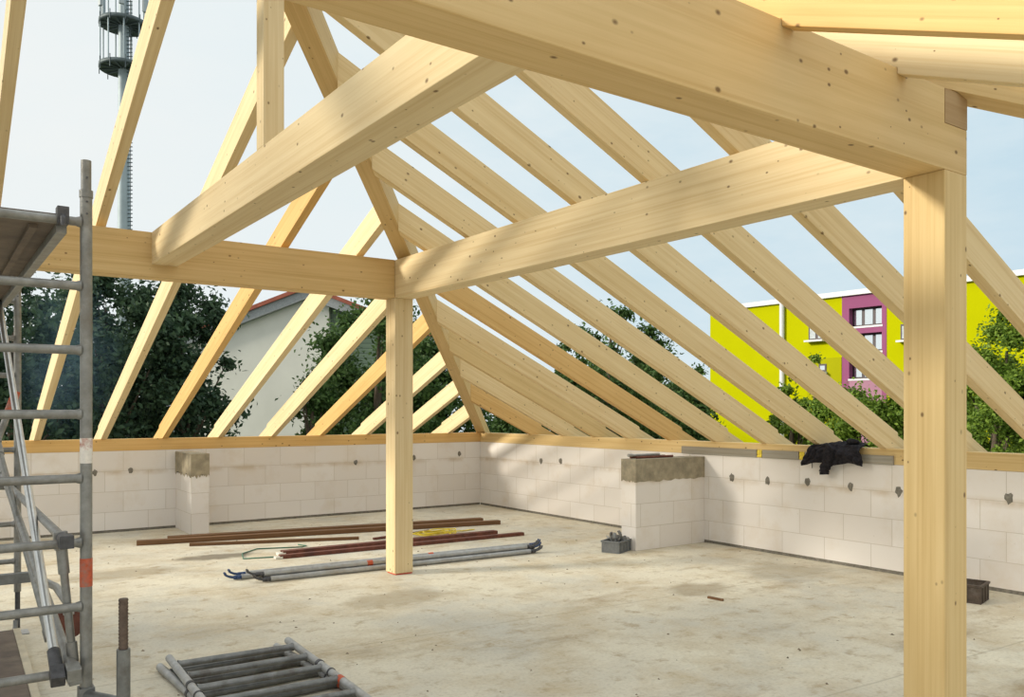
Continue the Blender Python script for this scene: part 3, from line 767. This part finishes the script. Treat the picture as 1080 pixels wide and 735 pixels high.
def tree(px, top, d, rx, depthr, n, size, mat, label, seed, nclump=34, cl=.30, low=None, group='trees beyond the walls', loc=None):
    t = Vector(loc) if loc else at(px, top, d); rnd = random.Random(seed)
    zt = t.z; zl = low if low is not None else -2.2; n = int(n * (4.2 if mat is M_LEAFL else 3.2)); size *= .62; nclump = int(nclump * 1.7); cl *= .82
    e = empty('tree', (t.x, t.y, GZ)); tag(e, label, 'tree', group, 'thing')
    hz = (zt - zl) / 2; cz = (zt + zl) / 2; clumps = []
    for k in range(nclump):
        while True:
            q = Vector((rnd.uniform(-1, 1), rnd.uniform(-1, 1), rnd.uniform(-1, 1)))
            if .25 < q.length < 1: break
        q = q.normalized() * (q.length ** .5) * (1 - cl * .6)
        clumps.append((t.x + q.x * rx, t.y + q.y * depthr, cz + q.z * hz))
    clumps.append((t.x, t.y, zt - rx * cl * .8))
    cs = [(c, rx * cl * rnd.uniform(.6, 1.35)) for c in clumps]
    leaf_object('foliage', leaves(n, cs, size, seed), mat, e)
    gg = G().path([(t.x, t.y, GZ), (t.x + .1, t.y, (GZ + cz) / 2), (t.x - .05, t.y + .1, cz), (t.x, t.y, zt - hz * .4)], .2, 10, [.20, .15, .10, .04])
    for c in clumps[:12]:
        z0 = cz - hz * .6 + (c[2] - cz) * .4
        gg.path([(t.x, t.y, z0), ((t.x + c[0]) / 2, (t.y + c[1]) / 2, (z0 + c[2]) / 2 + .15), c], .06, 7, [.05, .035, .015])
    mesh('trunk', gg, M_TRUNK, e)

tree(15, 282, 20, 2.4, 2.2, 9000, .15, M_LEAFD, 'dark leafy tree behind the scaffold tower at far left', 1, 40, .30)
tree(112, 262, 23, 2.6, 2.2, 11000, .15, M_LEAFD, 'tall dark tree beyond the back wall, right of the scaffold', 2, 46, .30)
tree(192, 276, 25, 1.9, 2.2, 9000, .15, M_LEAFD, 'dark tree beyond the back wall, left of the grey house', 3, 40, .30)
tree(70, 300, 30, 3.2, 2.5, 9000, .19, M_LEAFD, 'dark tree standing behind the two left trees', 14, 40, .32)
tree(-70, 300, 22, 2.2, 2.2, 6000, .16, M_LEAFD, 'dark tree at the left edge, beyond the scaffold', 13)
tree(400, 300, 28, 2.5, 2.2, 12000, .15, M_LEAFM, 'green tree in front of the grey house', 4, 46, .28)
tree(450, 350, 31, 2.8, 2.4, 9000, .17, M_LEAFM, 'green tree behind the foot of the hip rafter', 5, 40, .3)
tree(330, 395, 26, .95, 1.1, 3200, .13, M_LEAFM, 'small green tree against the grey gable', 15, 18, .34)
tree(560, 405, 36, 3.2, 2.4, 8000, .2, M_LEAFM, 'green tree behind the low jack rafters', 6, 34, .3)
tree(645, 322, 32, 2.4, 2.2, 4200, .15, M_LEAFM, 'airy sparse tree rising between the right rafters', 7, 34, .22, 1.0)
tree(640, 372, 38, 3.6, 2.4, 9000, .2, M_LEAFM, 'dense tree below the airy one', 8, 36, .3)
tree(705, 400, 44, 3.0, 2.4, 7000, .22, M_LEAFM, 'dense tree left of the yellow building', 9, 32, .3)
tree(738, 385, 62, 2.0, 2.0, 4000, .25, M_LEAFM, 'distant tree at the left edge of the yellow building', 16, 22, .34)
tree(838, 392, 33, .95, 1.2, 3600, .13, M_LEAFL, 'slender young tree before the yellow building', 10, 24, .3)
tree(860, 374, 31.5, .62, .6, 2400, .12, M_LEAFL, 'thin leafy shoot before the yellow building', 17, 14, .4)
tree(905, 405, 30, 2.0, 2.0, 11000, .13, M_LEAFL, 'broad bush before the yellow building, left of the near post', 11, 46, .28)
tree(985, 380, 29, 1.7, 1.6, 8000, .13, M_LEAFL, 'bush behind the near post', 18, 40, .28)
tree(1062, 322, 26, 1.6, 1.8, 12000, .12, M_LEAFL, 'tall light green tree at the right edge', 12, 46, .28)
tree(1140, 335, 25, 1.8, 1.8, 7000, .13, M_LEAFL, 'light green tree beyond the right edge tree', 19, 40, .3)

tree(1030, 392, 24, .95, 1.2, 5000, .11, M_LEAFL, 'light green bush beside the near post, right of it', 20, 26, .3)
tree(1052, 400, 22.5, 1.25, 1.2, 5000, .11, M_LEAFL, 'low green bush under the light green tree at the right edge', 22, 30, .3)
tree(0, 0, 0, 3.7, 3.7, 11000, .26, M_LEAFD, 'added shade tree, out of view left of the building', 21, 40, .3, loc=(-17, 2.6, 9.1))  # unseen tree, added to soften the sun on the foreground post

# grey gabled house
def house():
    d = 46.0
    M_REN = simple('grey_render', (.62, .62, .56), .9, 0, .06, .5)
    M_TILE = simple('red_roof_tile', (.30, .085, .05), .8, 0, .25, 3)
    M_FAS = simple('grey_fascia', (.28, .30, .31), .7)
    M_SLAT = None
    m, nt, b = nodes('green_cladding'); tc = N(nt, 'ShaderNodeTexCoord'); s = N(nt, 'ShaderNodeSeparateXYZ'); nt.links.new(tc.outputs['Object'], s.inputs[0])
    fr = mth(nt, 'FRACT', mth(nt, 'MULTIPLY', s.outputs[2], 3.6))
    nt.links.new(ramp(nt, fr, [(.0, (.03, .05, .035)), (.2, (.11, .16, .11)), (.9, (.13, .19, .13))]), b.inputs['Base Color']); M_SLAT = m
    xr = lambda px: (px - 540) / F * d; zz = lambda py: EYE + (HOR - py) / F * d
    Mh = Matrix(((RT.x, FW.x, 0, CX + FW.x * d), (RT.y, FW.y, 0, CY + FW.y * d), (0, 0, 1, 0), (0, 0, 0, 1)))
    x0, xa, x1 = xr(205), xr(326), xr(447); zt, ze = zz(309.5), zz(309.5) - (xr(326) - xr(205)) * .385
    e = empty('house', Mh @ Vector((xa, 4, GZ))); tag(e, 'grey gabled house with a red tiled roof beyond the trees', 'house', kind='thing')
    xm = xr(347); zm = zt - (xm - xa) * .385
    gg = G().add([(x0, 0, GZ), (xm, 0, GZ), (xm, 0, zm), (xa, 0, zt), (x0, 0, ze), (x0, 9, GZ), (xm, 9, GZ), (xm, 9, zm), (xa, 9, zt), (x0, 9, ze)], [(0,1,2,3,4), (9,8,7,6,5), (0,4,9,5), (1,6,7,2)])
    mesh('gable_wall', gg, M_REN, e, M=Mh)
    mesh('clad_wall', G().add([(xm, .35, GZ), (x1, .35, GZ), (x1, .35, ze), (xm, .35, zm), (xm, 9, GZ), (x1, 9, GZ), (x1, 9, ze), (xm, 9, zm)], [(0,1,2,3), (7,6,5,4), (1,5,6,2)]), M_SLAT, e, M=Mh)['label'] = 'green horizontal cladding'
    for nm, mat, y0, a, b_ in (('roof', M_TILE, -.55, .20, .42), ('fascia', M_FAS, -.40, -.30, .20)):
        gg = G(); o = 1.0
        for sx, xe in ((-1, x0 - o), (1, x1 + o)):
            zE = zt - abs(xe - xa) * .385
            gg.add([(xa, y0, zt + a), (xe, y0, zE + a), (xe, y0, zE + b_), (xa, y0, zt + b_), (xa, 9.5, zt + a), (xe, 9.5, zE + a), (xe, 9.5, zE + b_), (xa, 9.5, zt + b_)],
                   [(0,1,2,3), (7,6,5,4), (0,4,5,1), (3,2,6,7), (1,5,6,2)])
        mesh(nm, gg, mat, e, M=Mh)
house()

def far_house():
    d = 85; c = at(722, 420, d)
    M_TILE = simple('dull_red_tile', (.22, .09, .08), .85, 0, .2, 2); M_W = simple('far_render', (.45, .42, .38), .9)
    Mh = Matrix(((RT.x, FW.x, 0, c.x), (RT.y, FW.y, 0, c.y), (0, 0, 1, 0), (0, 0, 0, 1)))
    e = empty('house', (c.x, c.y, GZ)); tag(e, 'distant house with a dull red roof left of the yellow building', 'house', kind='thing')
    z0 = c.z - 1.0
    mesh('wall', G().box(-4, 4, 0, 7, GZ, z0), M_W, e, M=Mh)
    mesh('roof', G().add([(-4.4, -.4, z0), (4.4, -.4, z0), (4.4, 7.4, z0), (-4.4, 7.4, z0), (-2.2, 3.5, z0 + 2.3), (2.2, 3.5, z0 + 2.3)], [(0,1,5,4), (1,2,5), (2,3,4,5), (3,0,4), (3,2,1,0)]), M_TILE, e, M=Mh)
far_house()

# yellow and purple apartment block
def block():
    M_Y = simple('yellow_render', (.40, .41, .0), .85, 0, .03, .6); M_Y2 = simple('ochre_yellow_render', (.33, .33, .005), .85, 0, .05, .6)
    M_PU = simple('purple_render', (.27, .085, .175), .85, 0, .05, .6); M_PK = simple('pink_render', (.36, .19, .26), .85, 0, .06, .6)
    M_WH = simple('white_trim', (.62, .63, .64), .6, 0, .04, 3); M_FR = simple('dark_window_frame', (.045, .03, .035), .5)
    m, nt, b = nodes('window_glass'); b.inputs['Base Color'].default_value = (.80, .86, .88, 1); b.inputs['Roughness'].default_value = .08; b.inputs['Metallic'].default_value = .9; M_GL = m
    for q_ in (M_Y, M_Y2, M_PU, M_PK): q_.node_tree.nodes['Principled BSDF'].inputs['Specular IOR Level'].default_value = .05
    M_BL = simple('grey_blind', (.40, .44, .46), .7)
    A = at(749, 326.6, 53.1); B = at(1022, 294, 40.6); H = (A.z + B.z) / 2
    A.z = B.z = 0; ux = (B - A).normalized(); ny = Vector((0, 0, 1)).cross(ux)       # ny points away from the camera
    if ny.dot(FW) < 0: ny = -ny
    Mh = Matrix(((ux.x, ny.x, 0, A.x), (ux.y, ny.y, 0, A.y), (0, 0, 1, 0), (0, 0, 0, 1))); Mi = Mh.inverted()
    def uv(px, py):
        o = Mi @ CAM; d = Mi.to_3x3() @ (FW + RT * ((px - 540) / F) + Vector((0, 0, (HOR - py) / F)))
        t = -o.y / d.y; q = o + d * t; return q.x, q.z
    e = empty('apartment_building', Mh @ Vector((15, 6, GZ))); tag(e, 'yellow and purple apartment block beyond the right wall', 'building', kind='thing')
    U = 34.0; up = uv(826, 350)[0]; D = 12
    def part(nm, u0, u1, z0, z1, y0, y1, mat, par=e, bev=0): return mesh(nm, G().box(u0, u1, y0, y1, z0, z1), mat, par, bev, M=Mh)
    zT = H - .15
    part('wall', 0, up, GZ, zT, 0, D, M_Y)
    p0, p1 = uv(888, 350)[0], uv(935, 350)[0]
    part('wall', up, p0, GZ, zT, .02, D, M_Y); part('wall', p1, U, GZ, zT, .02, D, M_Y)
    part('purple_panel', p0, p1, GZ, zT, .45, D, M_PU)
    zb = uv(880, 377)[1]
    part('lower_panel', up + 1.6, p0 - .02, GZ, zb, -.02, .02, M_Y2)
    part('parapet', -.1, U, zT, H + .12, -.18, D + .1, M_WH)
    mesh('downpipe', G().tube(Mh @ Vector((up, -.12, GZ)), Mh @ Vector((up, -.12, zT)), .14, n=12), M_WH, e)
    # purple bay: piers and bands standing proud of the recess
    w = [uv(895.5, 325.5), uv(930, 342)], [uv(895.5, 352.5), uv(930, 369.5)], [uv(894, 381.5), uv(930, 398.5)]
    ua, ub = w[0][0][0], w[0][1][0]
    part('purple_panel', p0, ua, GZ, zT, .0, .45, M_PU); part('purple_panel', ub, p1, GZ, zT, .0, .45, M_PU)
    zs = [zT]
    for (a, b_) in w: zs += [a[1], b_[1]]
    zs.append(GZ)
    for k in range(0, len(zs), 2): part('purple_panel', ua, ub, zs[k+1], zs[k], .0, .45, M_PU if k < 6 else M_PK)
    def window(u0, u1, z0, z1, y, n, pane=M_GL):
        fr = part('window', u0, u1, z0, z1, y, y + .06, M_FR)
        for k in range(n):
            a = u0 + (u1 - u0) * k / n; b_ = u0 + (u1 - u0) * (k + 1) / n
            part('pane', a + .09, b_ - .09, z0 + .10, z1 - .10, y - .015, y + .01, pane, fr)
        part('sill', u0 - .05, u1 + .05, z0 - .10, z0, y - .40, y, M_WH, fr)
    for (a, b_) in w: window(ua, ub, b_[1], a[1], .38, 3)
    a, b_ = uv(853, 342), uv(870.5, 358)
    window(a[0], b_[0], b_[1], a[1], -.02, 2, M_BL)
    a, b_ = uv(864, 384), uv(872, 392); window(a[0], b_[0], b_[1], a[1], -.05, 1)
    a, b_ = uv(950, 342), uv(968, 358); window(a[0], b_[0], b_[1], a[1], -.02, 2, M_BL)
block()

# telecom mast
def mast():
    d = 90.0; c = at(130.5, 240, d); m_px = d / F
    e = empty('telecom_mast', (c.x, c.y, GZ)); tag(e, 'tall grey telecom mast with antenna platforms in the sky at left', 'mast', kind='thing')
    M_P = simple('mast_grey', (.30, .36, .38), .6, .2, .1, .8); M_D = simple('mast_dark', (.085, .11, .115), .6, .3, .2, 2); M_A = simple('antenna_grey', (.33, .37, .38), .5, 0, .1, 2)
    z = lambda py: EYE + (HOR - py) / F * d
    mesh('pole', G().tube((c.x, c.y, GZ), (c.x, c.y, z(-60)), .75, .48, n=20), M_P, e)
    lx = c.x + RT.x * .62 - FW.x * .25; ly = c.y + RT.y * .62 - FW.y * .25
    gg = G()
    for s in (-.22, .22): gg.tube((lx + RT.x * s, ly + RT.y * s, GZ), (lx + RT.x * s, ly + RT.y * s, z(-60)), .04, n=6)
    zz = 18.0
    while zz < z(-58):
        gg.tube((lx - RT.x * .26, ly - RT.y * .26, zz), (lx + RT.x * .42, ly + RT.y * .42, zz), .055, n=6); zz += .42
    mesh('ladder', gg, M_D, e)
    for py, nm in ((26, 0), (72, 1)):
        zc = z(py); r = 2.45
        o = mesh('platform', G().lathe([(.5, -.10), (r - .3, -.10), (r, -.25), (r, .20), (r - .15, .20), (r - .2, .0), (.5, .0)], (c.x, c.y, zc), 28), M_D, e)
        gg = G()
        for k in range(12):
            a = 2 * math.pi * k / 12
            gg.tube((c.x + .5 * math.cos(a), c.y + .5 * math.sin(a), zc - .18), (c.x + (r - .1) * math.cos(a), c.y + (r - .1) * math.sin(a), zc - .18), .09, n=6)
        for k in range(10):
            a = 2 * math.pi * k / 10 + .2
            gg.tube((c.x + r * math.cos(a), c.y + r * math.sin(a), zc - .75 if nm else zc - .4), (c.x + r * math.cos(a), c.y + r * math.sin(a), zc + .6), .05, n=6)
        mesh('platform_ribs', gg, M_D, o)
    for k in range(9):
        a = R(100 + 40 * k); x, y = c.x + 2.3 * math.cos(a), c.y + 2.3 * math.sin(a)
        mesh('strut', G().tube((x, y, z(72)), (x, y, z(-10)), .075, n=8), M_P, e)
    for k in range(6):
        a = R(75 + 60 * k); x, y = c.x + 2.45 * math.cos(a), c.y + 2.45 * math.sin(a)
        M = Matrix.Translation((x, y, 0)) @ Matrix.Rotation(a, 4, 'Z')
        mesh('antenna_panel', G().box(-.14, .16, -.26, .26, z(15), z(-14), M), M_A, e, .05)
mast()

# thin bluish smoke drifting in front of the left trees
def smoke():
    c = at(72, 375, 17.5)
    m = bpy.data.materials.new('blue_smoke'); m.use_nodes = True; nt = m.node_tree
    nt.nodes.remove(nt.nodes['Principled BSDF'])
    tc = N(nt, 'ShaderNodeTexCoord'); n = noise(nt, tc.outputs['Object'], .9, 4, .6)
    ln = N(nt, 'ShaderNodeVectorMath', operation='LENGTH'); nt.links.new(mapping(nt, tc.outputs['Object'], (1/1.3, 1/1.0, 1/2.0)), ln.inputs[0])
    fall = ramp(nt, ln.outputs['Value'], [(.15, (1, 1, 1)), (.95, (0, 0, 0))])
    dens = mth(nt, 'MULTIPLY', mth(nt, 'MULTIPLY', ramp(nt, n, [(.38, (0, 0, 0)), (.68, (1, 1, 1))]), fall), .22)
    v = N(nt, 'ShaderNodeVolumePrincipled'); v.inputs['Color'].default_value = (.36, .60, .82, 1); v.inputs['Anisotropy'].default_value = .2
    nt.links.new(dens, v.inputs['Density']); nt.links.new(v.outputs[0], nt.nodes['Material Output'].inputs['Volume'])
    g_ = G().lathe([(max(.02, math.sin(t)) , -math.cos(t)) for t in [math.pi * k / 12 for k in range(13)]], (0, 0, 0), 20)
    g_.v = [(x * 1.3, y * 1.0, z * 2.0) for x, y, z in g_.v]
    tag(mesh('smoke', g_, m, M=Matrix.Translation(c)), 'thin bluish smoke drifting before the dark trees at left', 'smoke', kind='stuff')
smoke()

# ------------------------------------------------------------------ light
w = bpy.data.worlds.new('sky'); S.world = w; w.use_nodes = True; nt = w.node_tree
bg = nt.nodes['Background']; tc = N(nt, 'ShaderNodeTexCoord'); v = tc.outputs['Generated']
s = N(nt, 'ShaderNodeSeparateXYZ'); nt.links.new(v, s.inputs[0])
# whiter haze towards the sun side (-X), bluer on the other
dt = N(nt, 'ShaderNodeVectorMath', operation='DOT_PRODUCT'); nt.links.new(v, dt.inputs[0]); dt.inputs[1].default_value = (.93, .15, .12)
cl = noise(nt, mapping(nt, v, (1.4, 1.4, 4.0)), 2.2, 6, .6)
t = mth(nt, 'ADD', dt.outputs['Value'], mth(nt, 'MULTIPLY', mth(nt, 'SUBTRACT', cl, .5), .75))
c = ramp(nt, t, [(.10, (.875, .91, .905)), (.60, (.80, .88, .905)), (.95, (.58, .745, .84))])
bst = ramp(nt, s.outputs[2], [(.45, (1, 1, 1)), (.95, (1.5, 1.5, 1.5))])
c = mixc(nt, 1.0, c, bst, 'MULTIPLY')
nt.links.new(c, bg.inputs['Color']); bg.inputs['Strength'].default_value = 1.0

sun = bpy.data.lights.new('sun', 'SUN'); sun.energy = 4.2; sun.angle = R(9); sun.color = (1, .92, .78)
so = bpy.data.objects.new('sun', sun); COL.objects.link(so)
so.rotation_euler = Vector((-.86, .36, .34)).to_track_quat('Z', 'Y').to_euler()

# ------------------------------------------------------------------ camera
cam = bpy.data.cameras.new('camera'); co = bpy.data.objects.new('camera', cam); COL.objects.link(co)
cam.sensor_width = 36; cam.lens = F / 1080 * 36; cam.shift_y = (HOR - 367.5) / 1080; cam.clip_end = 1000
co.location = CAM; co.rotation_euler = (R(90), 0, -YAW)
S.camera = co
vs = S.view_settings; vs.view_transform = 'Standard'; vs.look = 'None'; vs.gamma = 1; vs.use_curve_mapping = False; vs.exposure = 0
S.cycles.max_bounces = 8; S.cycles.use_denoising = True
